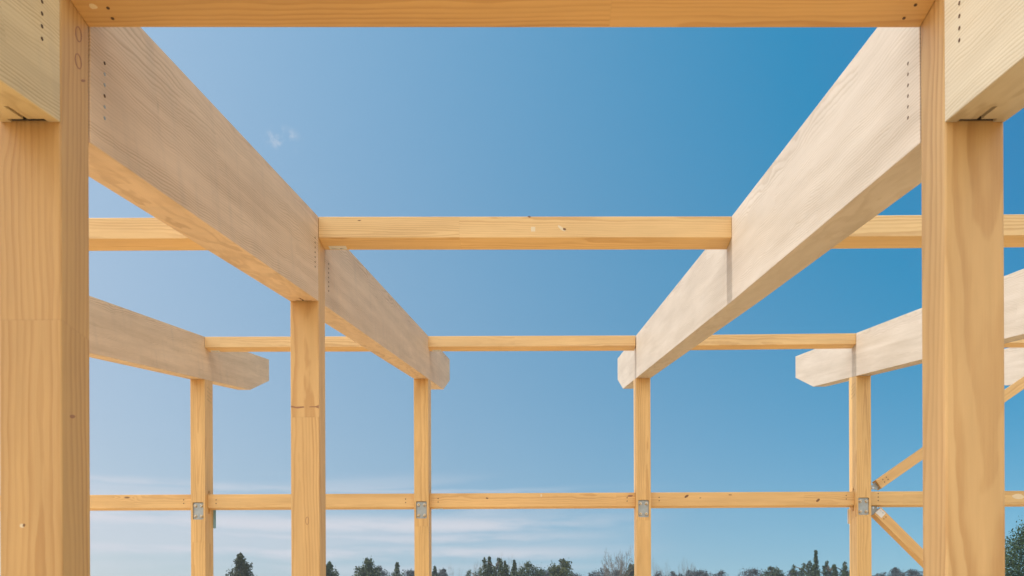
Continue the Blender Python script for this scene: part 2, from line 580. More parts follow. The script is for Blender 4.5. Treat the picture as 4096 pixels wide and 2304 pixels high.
# ---- posts
T = (1, 1, 1)
postB1 = make_post('B', Y1, D1, ztop('B', Y1) - 0.002, (0.80, 0.77, 0.74), wide=0.013, bev=0.007)
postC1 = make_post('C', Y1, D1, ztop('C', Y1) - 0.002, (0.90, 0.92, 1.0), bev=0.009)
postB2 = make_post('B', Y2, D1, ztop('B', Y2) - 0.002, (0.95, 0.95, 0.97), bev=0.006)
back_posts = {}
for l, tint in (('A', (1.0, 1.0, 0.96)), ('B', (1.0, 1.0, 0.95)), ('C', (1.0, 1.0, 0.97)), ('D', (0.98, 1.0, 1.0))):
    # the top of a back post is cut to the slope of the rafter it carries
    p = make_post(l, Y3, D3, ztop(l, Y3) - RH + 0.05, tint, bev=0.005)
    inv = WM[p.name].inverted()
    for v in p.data.vertices:
        wv = WM[p.name] @ v.co
        if wv.z > 2.0:
            wv.z = min(wv.z, ztop(l, wv.y) - RH - 0.002) if wv.z < ztop(l, Y3) - RH + 0.03 else ztop(l, wv.y) - RH - 0.002
            v.co = inv @ wv
    back_posts[l] = p

# ---- rafters
rafB1 = make_rafter('B', -2.6, Y1 - 0.001, RAFTER_SHADED, (0.92, 0.98, 0.86))
rafB2 = make_rafter('B', Y1 + D1 + GAP, Y2 - 0.001, RAFTER_SHADED, (1.0, 0.97, 0.95))
rafB3 = make_rafter('B', Y2 + D1 + GAP, Y3 + OV, RAFTER_SHADED, (1.0, 0.98, 0.97), tail=True)
rafC1 = make_rafter('C', -2.6, Y1 - 0.001, RAFTER_SUNLIT, (0.97, 0.98, 0.88))
rafC2 = make_rafter('C', Y1 + D1 + GAP, Y3 + OV, RAFTER_SUNLIT, (1.0, 1.0, 1.0), tail=True, kink=True)
rafA = make_rafter('A', Y1, Y3 + OV, RAFTER_SHADED, (1.02, 1.0, 0.96), tail=True)
rafD = make_rafter('D', Y1, Y3 + OV, RAFTER_SUNLIT, (1.0, 1.0, 1.0), tail=True)
rafE = make_rafter('E', Y1, Y3 + OV, RAFTER_SUNLIT, (1.0, 1.0, 1.0), tail=True)
tag(rafB1, "nearest rafter on the left, greenish and stained")
tag(rafC2, "long pale whitish rafter on the right lit by the sun")

# ---- beams between the rafters
HB, DB = 0.178, 0.196


def beam_between(a, b, y, tint, h=HB, d=DB):
    return make_bar("beam", xface(a, y, 1) + 0.001, xface(b, y, -1) - 0.001, y, d, ztop(a, y) - 0.002, ztop(b, y) - 0.002, h, BEAM, tint)


beam1 = beam_between('B', 'C', Y1, (0.86, 0.76, 0.62), d=D1)
beam2A = beam_between('A', 'B', Y2, (1.03, 1.0, 0.98))
beam2B = beam_between('B', 'C', Y2, (1.03, 1.0, 0.95))
beam2C = beam_between('C', 'D', Y2, (1.0, 1.02, 1.05))
beam3A = beam_between('A', 'B', Y3, (1.05, 1.02, 1.0))
beam3B = beam_between('B', 'C', Y3, (1.05, 1.0, 0.95))
beam3C = beam_between('C', 'D', Y3, (1.0, 0.96, 0.90))
beam3D = beam_between('D', 'E', Y3, (1.0, 1.0, 1.0))

# ---- wall rails between the back posts
ZR, HR, YR, DR = 3.10442 + EYE, 0.229, 0.1036, 0.185
XZ = XL['A'] - 3.73
rails = {}
for key, x0, x1, tint in (('ZA', XZ, xface('A', Y3, -1), (1.0, 0.95, 0.86)), ('AB', xface('A', Y3, 1), xface('B', Y3, -1), (1.0, 0.96, 0.88)),
                          ('BC', xface('B', Y3, 1), xface('C', Y3, -1), (1.02, 0.95, 0.84)), ('CD', xface('C', Y3, 1), xface('D', Y3, -1), (1.0, 0.95, 0.86)),
                          ('DE', xface('D', Y3, 1), xface('E', Y3, -1), (0.95, 0.93, 0.86))):
    rails[key] = make_bar("rail", x0 + 0.001, x1 - 0.001, Y3 + YR, DR, ZR, ZR, HR, BEAM, tint)

# ---- diagonal braces right of the last back post
YB = Y3 + YR + 0.012


def make_brace(u0, v0, u1, v1, h, d, tint):
    a, b = on_y(u0, v0, YB), on_y(u1, v1, YB)
    L = (b - a).length
    ang = math.atan2(b.z - a.z, b.x - a.x)
    M = Matrix.Translation(a + Vector((0, d / 2, 0))) @ Matrix.Rotation(-ang, 4, 'Y')
    bm = box_bm(L / 2, 0, 0, L, d, h, 0.004)
    o = link("brace", mesh_of(bm, [BEAM], "brace"), M, root)
    o.color = (*tint, 1)
    return o


brace_up = make_brace(3514.5, 1937, 4210, 1451, 0.172, 0.165, (0.98, 0.95, 0.90))
brace_dn = make_brace(3510.5, 2043, 4250, 2776, 0.163, 0.165, (0.98, 0.93, 0.84))

# ------------------------------------------------------------------ slots, pockets and hardware
# knife plate slots under the rafter ends that butt on a post
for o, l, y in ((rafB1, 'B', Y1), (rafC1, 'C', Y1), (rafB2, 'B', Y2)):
    inv = WM[o.name].inverted()
    cut = []
    for half, length in ((0.072, 0.034), (0.0085, 0.15)):
        bm = box_bm(xc(l, y), y - length / 2 + 0.01, ztop(l, y) - RH - 0.1, half * 2, length + 0.02, 0.9)
        for v in bm.verts:
            v.co = inv @ v.co
        cut.append(bm)
    carve(o, cut)
    # T shaped hanger added in the notch, near-black to stand for its shade
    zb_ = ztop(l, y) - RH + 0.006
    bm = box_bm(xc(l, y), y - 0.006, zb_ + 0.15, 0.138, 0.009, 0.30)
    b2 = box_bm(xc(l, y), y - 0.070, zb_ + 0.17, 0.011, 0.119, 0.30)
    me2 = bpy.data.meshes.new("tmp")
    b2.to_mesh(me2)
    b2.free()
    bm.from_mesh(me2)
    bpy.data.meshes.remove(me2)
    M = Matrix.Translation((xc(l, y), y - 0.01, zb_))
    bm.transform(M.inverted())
    link("hanger_shade_plate", mesh_of(bm, [NOTCH_SHADE_STEEL], "hanger_shade_plate"), M, o)


def rounded_rect_bm(cx, cz, w, h, r, y0, y1, inv):
    pts = []
    for qx, qz, a0 in ((1, 1, 0), (-1, 1, 90), (-1, -1, 180), (1, -1, 270)):
        for i in range(5):
            a = math.radians(a0 + i * 22.5)
            pts.append((cx + qx * (w / 2 - r) + r * math.cos(a), cz + qz * (h / 2 - r) + r * math.sin(a)))
    bm = bmesh.new()
    A = [bm.verts.new(inv @ Vector((x, y0, z))) for x, z in pts]
    B = [bm.verts.new(inv @ Vector((x, y1, z))) for x, z in pts]
    n = len(pts)
    bm.faces.new(A)
    bm.faces.new(list(reversed(B)))
    for i in range(n):
        bm.faces.new((A[i], B[i], B[(i + 1) % n], A[(i + 1) % n]))
    bmesh.ops.recalc_face_normals(bm, faces=list(bm.faces))
    return bm


def nut_mesh():
    bm = bmesh.new()
    bmesh.ops.create_cone(bm, cap_ends=True, segments=20, radius1=0.026, radius2=0.026, depth=0.004, matrix=Matrix.Translation((0, 0, 0.002)))
    bmesh.ops.create_cone(bm, cap_ends=True, segments=6, radius1=0.0225, radius2=0.0205, depth=0.02, matrix=Matrix.Translation((0, 0, 0.0141)))
    n0 = len(bm.faces)
    bmesh.ops.create_cone(bm, cap_ends=True, segments=16, radius1=0.0115, radius2=0.0105, depth=0.012, matrix=Matrix.Translation((0, 0, 0.0302)))
    bm.faces.ensure_lookup_table()
    for f in list(bm.faces)[n0:]:
        f.material_index = 1
    bmesh.ops.recalc_face_normals(bm, faces=list(bm.faces))
    return mesh_of(bm, [ZINC, BRASS], "bolt")


NUT = nut_mesh()
PLATE_V = {'A': (792, 2043.4), 'B': (1685.4, 2039.3), 'C': (2574.6, 2034.0), 'D': (3455.0, 2024.5)}
for l, (u, v) in PLATE_V.items():
    p = back_posts[l]
    c = on_y(u, v, Y3)
    inv = WM[p.name].inverted()
    cuts = [rounded_rect_bm(c.x, c.z, 0.178, 0.288, 0.022, Y3 - 0.05, Y3 + 0.032, inv)]
    # the slot for the rail's hidden hanger shows above and below the rail
    for s in (-1, 1):
        bm = box_bm(xface(l, Y3, s), Y3 + YR + 0.055, ZR - HR / 2 - 0.01, 0.09, 0.05, 0.385)
        bevelled(bm, 0.012)
        for vv in bm.verts:
            vv.co = inv @ vv.co
        cuts.append(bm)
    carve(p, cuts)
    bm = rounded_rect_bm(c.x, c.z, 0.174, 0.284, 0.020, Y3 + 0.022, Y3 + 0.031, Matrix.Identity(4))
    M = Matrix.Translation((c.x, Y3 + 0.03, c.z))
    bm.transform(M.inverted())
    link("connector_plate", mesh_of(bm, [STEEL], "connector_plate"), M, p)
    rr = random.Random(l)
    for dx in (-1, 1):
        for dz in (-1, 1):
            q = Vector((c.x + dx * 0.049, Y3 + 0.0215, c.z + dz * 0.087))
            link("bolt", NUT, facing(q, (0, -1, 0)) @ Matrix.Rotation(rr.uniform(0, 3), 4, 'Z'), p)

DOWEL = disc_mesh("dowel", 0.0066, 0.004, DARK_HOLE, 14)
DOWEL_S = disc_mesh("dowel_steel", 0.0066, 0.004, STEEL, 14)
DOWEL_R = disc_mesh("dowel_small", 0.0092, 0.004, DARK_HOLE, 12)
DOWEL_T = disc_mesh("dowel_tiny", 0.0075, 0.004, DARK_HOLE, 10)


def dowel_on_x(o, u, v, x, sgn, me):
    link("dowel", me, facing(on_x(u, v, x), (sgn, 0, 0)), o)


def dowel_on_y(o, u, v, y, me):
    link("dowel", me, facing(on_y(u, v, y), (0, -1, 0)), o)


for i, v in enumerate((253, 297, 340, 384, 428, 473)):
    dowel_on_x(rafB2, 418, v, xface('B', 3.7, 1), 1, DOWEL_S if i in (1, 2, 4, 5) else DOWEL)
for v in (6, 54, 105, 155):
    dowel_on_x(rafB1, 167.5, v, xface('B', 3.05, 1), 1, DOWEL)
for v in (254, 297, 341, 384, 427, 471):
    dowel_on_x(rafC2, 3633, v, xface('C', 3.7, -1), -1, DOWEL)
for v in (12, 64, 112, 161):
    dowel_on_x(rafC1, 3838, v, xface('C', 3.05, -1), -1, DOWEL)
for i in range(7):
    dowel_on_x(rafB2, 1260, 951 + i * 19.3, xface('B', 6.8, 1), 1, DOWEL_T)
    dowel_on_x(rafB3, 1314.5, 1056 + i * 18.0, xface('B', 7.3, 1), 1, DOWEL_T)
RAIL_DOWELS = {'ZA': [(735, 1999.5), (735, 2013.5)], 'AB': [(864.5, 1999.7), (864.5, 2014), (1622.5, 1996.3), (1622.5, 2010.4)],
               'BC': [(1752.5, 1994), (1752.5, 2008), (2508.4, 1991), (2508.4, 2004.3)],
               'CD': [(2636.6, 1989.7), (2636.6, 2003.1), (3385, 1982), (3385, 1996)],
               'DE': [(3512.8, 1974.3), (3512.8, 1988.3), (3512.8, 2002.3)]}
for key, pts in RAIL_DOWELS.items():
    for u, v in pts:
        dowel_on_y(rails[key], u, v, Y3 + YR, DOWEL_R)
for u, v in ((3531.4, 1918.7), (3545.3, 1909.0), (3552.4, 1918), (3538.4, 1928)):
    dowel_on_y(brace_up, u, v, YB, DOWEL_R)
for u, v in ((3543.8, 2068.2), (3535.5, 2075.7)):
    dowel_on_y(brace_dn, u, v, YB, DOWEL_R)
for r in range(4):
    for c in range(4):
        dowel_on_x(back_posts['A'], 831 + c * 4.2, 1550 + r * 16 + c * 4.6, xface('A', Y3, 1), 1, DOWEL_T)
        dowel_on_x(back_posts['D'], 3406 + c * 4.2, 1548 + r * 15 - c * 4.8, xface('D', Y3, -1), -1, DOWEL_T)
# screw holes in the underside of the front beam
zb = ztop('B', Y1) - HB - 0.002
for u, v in ((432, 31.5), (450, 73.5), (3662, 19), (3616, 72)):
    link("dowel", DOWEL, facing(on_z(u, v, zb + (on_z(u, v, zb).x - xface('B', Y1, 1)) * (ztop('C', Y1) - ztop('B', Y1)) / 3.45), (0, 0, -1)), beam1)


# steel gussets that tie the braces to the post
def gusset(o, poly, y, bolt):
    bm = bmesh.new()
    pts = [on_y(u, v, y) for u, v in poly]
    M = Matrix.Translation(pts[0])
    inv = M.inverted()
    A = [bm.verts.new(inv @ (p - Vector((0, 0.006, 0)))) for p in pts]
    B = [bm.verts.new(inv @ (p + Vector((0, 0.006, 0)))) for p in pts]
    n = len(pts)
    bm.faces.new(A)
    bm.faces.new(list(reversed(B)))
    for i in range(n):
        bm.faces.new((A[i], B[i], B[(i + 1) % n], A[(i + 1) % n]))
    bmesh.ops.recalc_face_normals(bm, faces=list(bm.faces))
    link("gusset_plate", mesh_of(bm, [STEEL], "gusset_plate"), M, o)
    q = on_y(bolt[0], bolt[1], y - 0.007)
    link("bolt", BOLT, facing(q, (0, -1, 0)), o)


def bolt_mesh():
    bm = bmesh.new()
    bmesh.ops.create_cone(bm, cap_ends=True, segments=18, radius1=0.021, radius2=0.021, depth=0.004, matrix=Matrix.Translation((0, 0, 0.001)))
    bmesh.ops.create_cone(bm, cap_ends=True, segments=6, radius1=0.017, radius2=0.0155, depth=0.016, matrix=Matrix.Translation((0, 0, 0.011)))
    bmesh.ops.recalc_face_normals(bm, faces=list(bm.faces))
    return mesh_of(bm, [ZINC], "bolt_head")


BOLT = bolt_mesh()
gusset(brace_up, [(3478, 1958), (3478, 1944), (3490, 1940), (3500, 1929), (3508, 1936), (3519, 1951), (3504, 1960), (3497, 1957)], YB + 0.06, (3491.5, 1952))
gusset(brace_dn, [(3478, 2023), (3505, 2021), (3507, 2033), (3518, 2040), (3512, 2052), (3496, 2061), (3486, 2058), (3478, 2045)], YB + 0.06, (3491.5, 2031.5))

# the paper label stuck on the lower brace
lab = [on_y(u, v, YB - 0.0008) for u, v in ((3522.5, 2033.7), (3542.7, 2053.1), (3526.0, 2072.3), (3501.7, 2049.6))]


def sticker(o, corners, normal, mark=True):
    M = Matrix.Translation(sum(corners, Vector()) / 4)
    inv = M.inverted()
    nv = Vector(normal)
    bm = bmesh.new()

    def quad(f, off, idx):
        base = [corners[0].lerp(corners[1], a).lerp(corners[3].lerp(corners[2], a), b) for a, b in f]
        A = [bm.verts.new(inv @ (p + nv * off)) for p in base]
        B = [bm.verts.new(inv @ (p + nv * (off - 0.0006))) for p in base]
        n = len(base)
        fs = [bm.faces.new(A), bm.faces.new(list(reversed(B)))]
        for i in range(n):
            fs.append(bm.faces.new((A[i], B[i], B[(i + 1) % n], A[(i + 1) % n])))
        bmesh.ops.recalc_face_normals(bm, faces=fs)
        for q in fs:
            q.material_index = idx
    quad(((0, 0), (1, 0), (1, 1), (0, 1)), 0.0, 0)
    if mark:
        quad(((0.64, 0.16), (0.80, 0.30), (0.60, 0.30)), 0.0008, 1)
        for i in range(3):
            quad(((0.12, 0.14 + i * 0.09), (0.48 - i * 0.07, 0.14 + i * 0.09), (0.48 - i * 0.07, 0.165 + i * 0.09), (0.12, 0.165 + i * 0.09)), 0.0008, 2)
    link("paper_label", mesh_of(bm, [WHITE, INK, GREY_INK], "paper_label"), M, o)


sticker(brace_dn, lab, (0, -1, 0))
# small paper labels under the ends of beams and rails
for o, l, y, off in ((beam2B, 'B', Y2, 0.05), (beam3A, 'A', Y3, 0.04), (beam3B, 'B', Y3, 0.05)):
    z = ztop(l, y) - HB - 0.003
    x = xface(l, y, 1) + off
    sticker(o, [Vector((x, y + 0.185, z)), Vector((x + 0.15, y + 0.185, z)), Vector((x + 0.15, y + 0.13, z)), Vector((x, y + 0.13, z))], (0, 0, -1), True)
x = xface('B', Y3, 1) + 0.06
sticker(rails['BC'], [Vector((x, Y3 + YR + 0.17, ZR - HR - 0.001)), Vector((x + 0.15, Y3 + YR + 0.17, ZR - HR - 0.001)),
                      Vector((x + 0.15, Y3 + YR + 0.10, ZR - HR - 0.001)), Vector((x, Y3 + YR + 0.10, ZR - HR - 0.001))], (0, 0, -1), True)

# thin bracket plates standing out behind two back posts
for l, s, mat, u0, u1, v0, v1 in (('A', 1, BLUE, 846, 863.5, 2040, 2113.6), ('D', -1, WHITE, 3390.2, 3405, 2036, 2095)):
    y = Y3 + D3 + 0.001
    a, b = on_y(u0, v0, y), on_y(u1, v1, y)
    bm = rounded_rect_bm((a.x + b.x) / 2, (a.z + b.z) / 2, b.x - a.x, a.z - b.z, 0.012, y, y + 0.008, Matrix.Identity(4))
    M = Matrix.Translation(((a.x + b.x) / 2, y, (a.z + b.z) / 2))
    bm.transform(M.inverted())
    link("bracket_plate", mesh_of(bm, [mat], "bracket_plate"), M, back_posts[l])


# ---- single knots, resin pockets and repairs the photo shows
def blob(u, v, ru, rv, rot=0.0, n=12, jag=0.25, seed=1):
    rr = random.Random(seed + int(u) * 7 + int(v))
    ph = rr.uniform(0, 6.28)
    pts = []
    for i in range(n):
        a = i / n * 2 * math.pi
        k = 1 + jag * math.sin(2 * a + ph) * 0.5 + rr.uniform(-jag, jag) * 0.5
        x, y = ru * k * math.cos(a), rv * k * math.sin(a)
        pts.append((u + x * math.cos(rot) - y * math.sin(rot), v + x * math.sin(rot) + y * math.cos(rot)))
    return pts


def patch_y(o, pts, y, mat, t=0.0006):
    add_patch(o, [on_y(u, v, y) for u, v in pts], Vector((0, t, 0)), mat)


def patch_x(o, pts, x, mat, t=0.0006):
    add_patch(o, [on_x(u, v, x) for u, v in pts], Vector((t, 0, 0)), mat)


patch_y(beam2B, blob(1437, 882, 7, 1.8), Y2, KNOT)
patch_y(beam2B, blob(2117, 867, 6, 3), Y2, KNOT)
patch_y(beam2B, [(2124, 907), (2141, 908), (2141, 926), (2124, 926)], Y2, FILLER)
patch_y(beam2B, blob(2246, 914, 17, 6, 0.6), Y2, FILLER)
patch_y(beam2B, blob(2258, 917, 6, 5), Y2, KNOT, 0.0010)
patch_y(rails['CD'], blob(2746, 1985, 11, 4, -0.5), Y3 + YR, KNOT)
patch_y(rails['CD'], blob(2921, 1979.5, 7, 2), Y3 + YR, KNOT)
patch_y(rails['CD'], blob(2801, 1991.5, 4, 1.5), Y3 + YR, KNOT)
patch_y(rails['CD'], blob(3272, 2001, 8, 5, -0.5), Y3 + YR, KNOT)
patch_y(rails['BC'], blob(1948, 1993, 5, 3), Y3 + YR, KNOT)
patch_y(rails['BC'], [(2162, 1976.5), (2168, 1976.5), (2168, 1987), (2162, 1987)], Y3 + YR, FILLER)
patch_y(rails['BC'], blob(2520, 1984, 13, 3.5, -0.1), Y3 + YR, RING_MARK)
patch_y(rails['DE'], blob(4072, 1986, 27, 10), Y3 + YR, FILLER)
# the rust coloured line and ring on the middle post
patch_y(postB2, [(1164, 1622), (1185, 1627), (1215, 1625), (1218, 1630), (1190, 1634), (1164, 1629)], Y2, RING_MARK)
patch_y(postB2, [(1238, 1626), (1262, 1625), (1275, 1620), (1275, 1634), (1262, 1629), (1238, 1629)], Y2, RING_MARK)


def ring_patch(o, u, v, ru, rv, wdt, where, mat, rot=0.0):
    n = 18
    for i in range(n):
        a0, a1 = i / n * 2 * math.pi, (i + 1) / n * 2 * math.pi
        q = []
        for a, k in ((a0, 1), (a1, 1), (a1, 0), (a0, 0)):
            x, y = (ru - wdt * (1 - k)) * math.cos(a), (rv - wdt * (1 - k)) * math.sin(a)
            q.append((u + x * math.cos(rot) - y * math.sin(rot), v + x * math.sin(rot) + y * math.cos(rot)))
        where(o, q, mat)


ring_patch(postB2, 1229, 2083, 7, 16, 1.8, lambda o, q, m: patch_y(o, q, Y2, m), RING_MARK)
xs = xface('B', Y1, 1)
ring_patch(postB1, 314, 137, 13, 33, 4.5, lambda o, q, m: patch_x(o, q, xs, m), RING_MARK, -0.15)
ring_patch(postB1, 313, 245, 13, 33, 4.5, lambda o, q, m: patch_x(o, q, xs, m), RING_MARK, -0.2)
patch_x(postB1, blob(333, 323, 8, 6), xs, RING_MARK)
patch_y(postB1, blob(88, 2103, 9, 10), Y1, FILLER)
patch_y(postB1, blob(96, 2101, 5, 6), Y1, KNOT, 0.001)
patch_x(postB1, blob(289, 1666, 11, 8, 0.3), xs, RING_MARK)
zu = lambda u, v: on_z(u, v, zb)
add_patch(beam1, [zu(u, v) for u, v in blob(372, 25, 20, 9, 0.3)], Vector((0, 0, 0.0008)), FILLER)
for (u, v, a, b) in ((1945, 7, 15, 3), (1370, 40, 6, 2)):
    pass

# ------------------------------------------------------------------ ground
def ground_mat():
    mat, k = new_mat("grass_ground")
    tc = k.n('ShaderNodeTexCoord')
    a = k.noise(tc.outputs['Object'], 0.15, 5.0, 0.6)
    b = k.noise(tc.outputs['Object'], 9.0, 4.0, 0.7)
    col = k.mix(k.smooth(a, 0.4, 0.62), rgb(0.075, 0.10, 0.035), rgb(0.19, 0.155, 0.085))
    col = k.mix(k.m('MULTIPLY', b, 0.5), col, rgb(0.05, 0.06, 0.02))
    finish(k, col, 0.9, b, 0.03)
    return mat


def slab_mat():
    mat, k = new_mat("sandy_building_floor")
    tc = k.n('ShaderNodeTexCoord')
    a = k.noise(tc.outputs['Object'], 0.5, 5.0, 0.6)
    b = k.noise(tc.outputs['Object'], 30.0, 4.0, 0.7)
    col = k.mix(a, rgb(0.67, 0.465, 0.235), rgb(0.57, 0.39, 0.195))
    col = k.mix(k.m('MULTIPLY', b, 0.3), col, rgb(0.25, 0.18, 0.10))
    finish(k, col, 0.85, b, 0.01)
    return mat


bm = bmesh.new()
bmesh.ops.create_grid(bm, x_segments=60, y_segments=60, size=420)
for v in bm.verts:
    d = v.co.length
    if d > 60:
        v.co.z = (mnoise.noise(v.co * 0.006) * 3.0) * min(1, (d - 60) / 150) - 0.004
    else:
        v.co.z = -0.004
tag(link("ground", mesh_of(bm, [ground_mat()], "ground")), kind='structure')
bm = box_bm(1.7, 9.0, -0.2, 60, 60, 0.4)
tag(link("floor", mesh_of(bm, [slab_mat()], "floor")), kind='structure')


# ------------------------------------------------------------------ trees
def tube(V, F, p0, p1, r0, r1, n=5):
    ax = (p1 - p0)
    if ax.length < 1e-6: return
    q = ax.to_track_quat('Z', 'Y')
    b = len(V)
    for p, r in ((p0, r0), (p1, r1)):
        for i in range(n):
            a = i / n * 2 * math.pi
            V.append(p + q @ Vector((r * math.cos(a), r * math.sin(a), 0)))
    for i in range(n):
        F.append((b + i, b + (i + 1) % n, b + n + (i + 1) % n, b + n + i))


def leaf(V, F, p, s, rr, out):
    nrm = (Vector((rr.gauss(0, 1), rr.gauss(0, 1), rr.gauss(0, 1))) * 0.7 + out).normalized()
    q = nrm.to_track_quat('Z', 'Y') @ Matrix.Rotation(rr.uniform(0, 6.28), 3, 'Z').to_quaternion()
    b = len(V)
    w, h = s * rr.uniform(0.5, 0.9), s * rr.uniform(0.9, 1.5)
    for x, y, z in ((-w * .2, -h * .5, 0), (w * .5, -h * .1, 0.12 * s), (w * .1, h * .5, 0), (-w * .5, h * .1, 0.1 * s)):
        V.append(p + q @ Vector((x, y, z)))
    F.append((b, b + 1, b + 2, b + 3))


def pyd(name, V, F, mat):
    me = bpy.data.meshes.new(name)
    me.from_pydata([tuple(v) for v in V], [], F)
    me.materials.append(mat)
    me.update()
    return me


def crown_lobes(kind, H, w, dv, rr):
    """leaf masses as (centre, radius); w is the crown's width dv metres below its tip"""
    L = []
    depth = H * 0.72

    def half(d):
        t = d / dv
        if kind == 'cone':
            return w / 2 * min(1.5, t ** .62)
        if kind == 'spire':
            return w / 2 * min(1.4, .14 + .86 * max(0, t - .12) ** 1.5)
        return w / 2 * min(1.15, math.sqrt(max(0, 1 - (1 - min(1, t / .8)) ** 2)) + .08)
    if kind == 'tufts':
        tips = rr.randint(4, 6)
        for q in range(tips):
            cx = (q + .5 + rr.uniform(-.3, .3)) / tips - .5
            d0 = 0.0 if q == tips // 2 else rr.uniform(.08, .5) * dv
            cx *= w * .95
            cyy = rr.uniform(-.4, .4) * w
            d = d0
            while d < depth:
                t = (d - d0) / dv
                r = w * min(.26, .07 + .22 * t) * rr.uniform(.8, 1.15)
                L.append((Vector((cx + rr.uniform(-.3, .3) * r, cyy + rr.uniform(-.3, .3) * r, H - d - r)), r))
                d += r * .8
        return L
    d = 0.02
    while d < depth:
        hw = half(d)
        lr = max(.10, min(.20 * w, hw * rr.uniform(.40, .65)))
        n = 1 if hw < lr * 1.3 else max(2, int(hw / lr * 2.3))
        for j in range(n):
            a = rr.uniform(0, 6.28)
            r = max(0, hw - lr * .7) * math.sqrt(rr.uniform(.1, 1)) * rr.uniform(.8, 1.12)
            L.append((Vector((math.cos(a) * r, math.sin(a) * r, H - d - lr + rr.uniform(-.3, .3) * lr)), lr * rr.uniform(.8, 1.2)))
        d += lr * .75
    return L


def make_tree(name, label, u, v, Y, kind, width, seed, dens=1.0, size=0.17, tint=(1, 1, 1), group="trees beyond the building site"):
    rr = random.Random(seed)
    top = on_y(u, v, Y)
    H = top.z
    M = Matrix.Translation((top.x, Y, 0))
    t = link(name, None, M)
    tag(t, label, "tree", group)
    V, F = [], []
    lean = Vector((rr.uniform(-.02, .02) * H, rr.uniform(-.02, .02) * H, 0))
    pts = [Vector((0, 0, -0.3)), Vector((lean.x * .3, lean.y * .3, H * .33)), Vector((lean.x, lean.y, H * .66)), Vector((0, 0, H * .9))]
    rad = [H * .022, H * .016, H * .009, H * .003]
    for i in range(3):
        tube(V, F, pts[i], pts[i + 1], rad[i], rad[i + 1], 7)
    dv = (2304 - v) / F_PX * Y + .25
    lob = crown_lobes(kind, H, width, dv, rr)
    for c, r in lob[::4]:
        zz = max(H * .18, c.z - r * 1.8 - abs(c.x) * .4)
        base = Vector((0, 0, zz))
        mid = base.lerp(c, .5) + Vector((0, 0, .1))
        tube(V, F, base, mid, H * .006, H * .004, 4)
        tube(V, F, mid, c, H * .004, H * .0015, 4)
    link("trunk", pyd("trunk", V, F, BARK), M, t)
    V, F = [], []
    zvis = EYE + 0.105 * Y                 # what shows over the bottom edge of the picture is finest
    for c, r in lob:
        hi = c.z + r > zvis
        n = int(dens * (12 + 360 * r * r / (size / .17) ** 2) * (1 if hi else .22))
        for i in range(n):
            d = Vector((rr.gauss(0, 1), rr.gauss(0, 1), rr.gauss(0, 1))).normalized()
            p = c + d * r * (rr.random() ** .4) * rr.choice((1, 1, 1, 1.12, 1.3))
            leaf(V, F, p, size * rr.uniform(.6, 1.25) * (1 if hi else 2.2), rr, d)
    # ragged leading shoots
    for i in range(10):
        c, r = rr.choice(lob[:16])
        d = Vector((rr.uniform(-.4, .4), rr.uniform(-.4, .4), 1)).normalized()
        for s in range(6):
            leaf(V, F, c + d * r * (0.8 + .16 * s), size * .55, rr, d)
    cr_ = link("crown", pyd("crown", V, F, HAZE_GREY_LEAF if name == "grey_tree" else LEAF), M, t)
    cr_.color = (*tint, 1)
    return t


def make_bare(label, u, v, Y, width, seed, thick=1.0):
    rr = random.Random(seed)
    top = on_y(u, v, Y)
    H = top.z
    M = Matrix.Translation((top.x, Y, 0))
    t = link("bare_tree", None, M)
    tag(t, label, "tree", "bare trees behind the evergreens")
    V, F = [], []
    fork = Vector((0, 0, H * .60))
    tube(V, F, Vector((0, 0, -.3)), Vector((rr.uniform(-.1, .1), 0, H * .3)), H * .017 * thick, H * .013 * thick, 7)
    tube(V, F, Vector((V[-1].x * 0, 0, H * .3)), fork, H * .013 * thick, H * .011 * thick, 7)
    link("trunk", pyd("trunk", V, F, PALE_BARK), M, t)
    V, F = [], []

    def grow(p, d, L, r, lev):
        q = p
        dd = d.copy()
        for s in range(3):
            nd = (dd + Vector((rr.gauss(0, .13), rr.gauss(0, .13), rr.gauss(0.04, .10)))).normalized()
            e = q + nd * L / 3
            tube(V, F, q, e, r * (1 - s * .2), r * (.8 - s * .2), 4 if lev < 2 else 3)
            if lev < 4 and s > 0:
                for _ in range(2 if lev < 3 else 3):
                    a = rr.uniform(0, 6.28)
                    side = nd.orthogonal()
                    side.rotate(Matrix.Rotation(a, 3, nd))
                    grow(e, (nd * rr.uniform(.7, 1.0) + side * rr.uniform(.4, .8)).normalized(), L * rr.uniform(.48, .68), r * .5, lev + 1)
            q, dd = e, nd
    hh = H - fork.z
    for i in range(6):
        a = i / 6 * 6.28 + rr.uniform(-.4, .4)
        out = rr.uniform(.35, 1.0)
        grow(fork + Vector((0, 0, -hh * .1 * i / 6)), Vector((math.cos(a) * out, math.sin(a) * out, rr.uniform(.7, 1.1))).normalized(),
             hh * rr.uniform(.42, .56), H * .0058 * thick, 0)
    # scale the branching to the width and height it has
    mx = max(abs(p.x) for p in V)
    mz = max(p.z for p in V) - fork.z
    for p in V:
        p.x *= width / 2 / mx
        p.y *= width / 2 / mx
        p.z = fork.z + (p.z - fork.z) * hh / mz
    link("branches", pyd("branches", V, F, PALE_BARK), M, t)
    return t


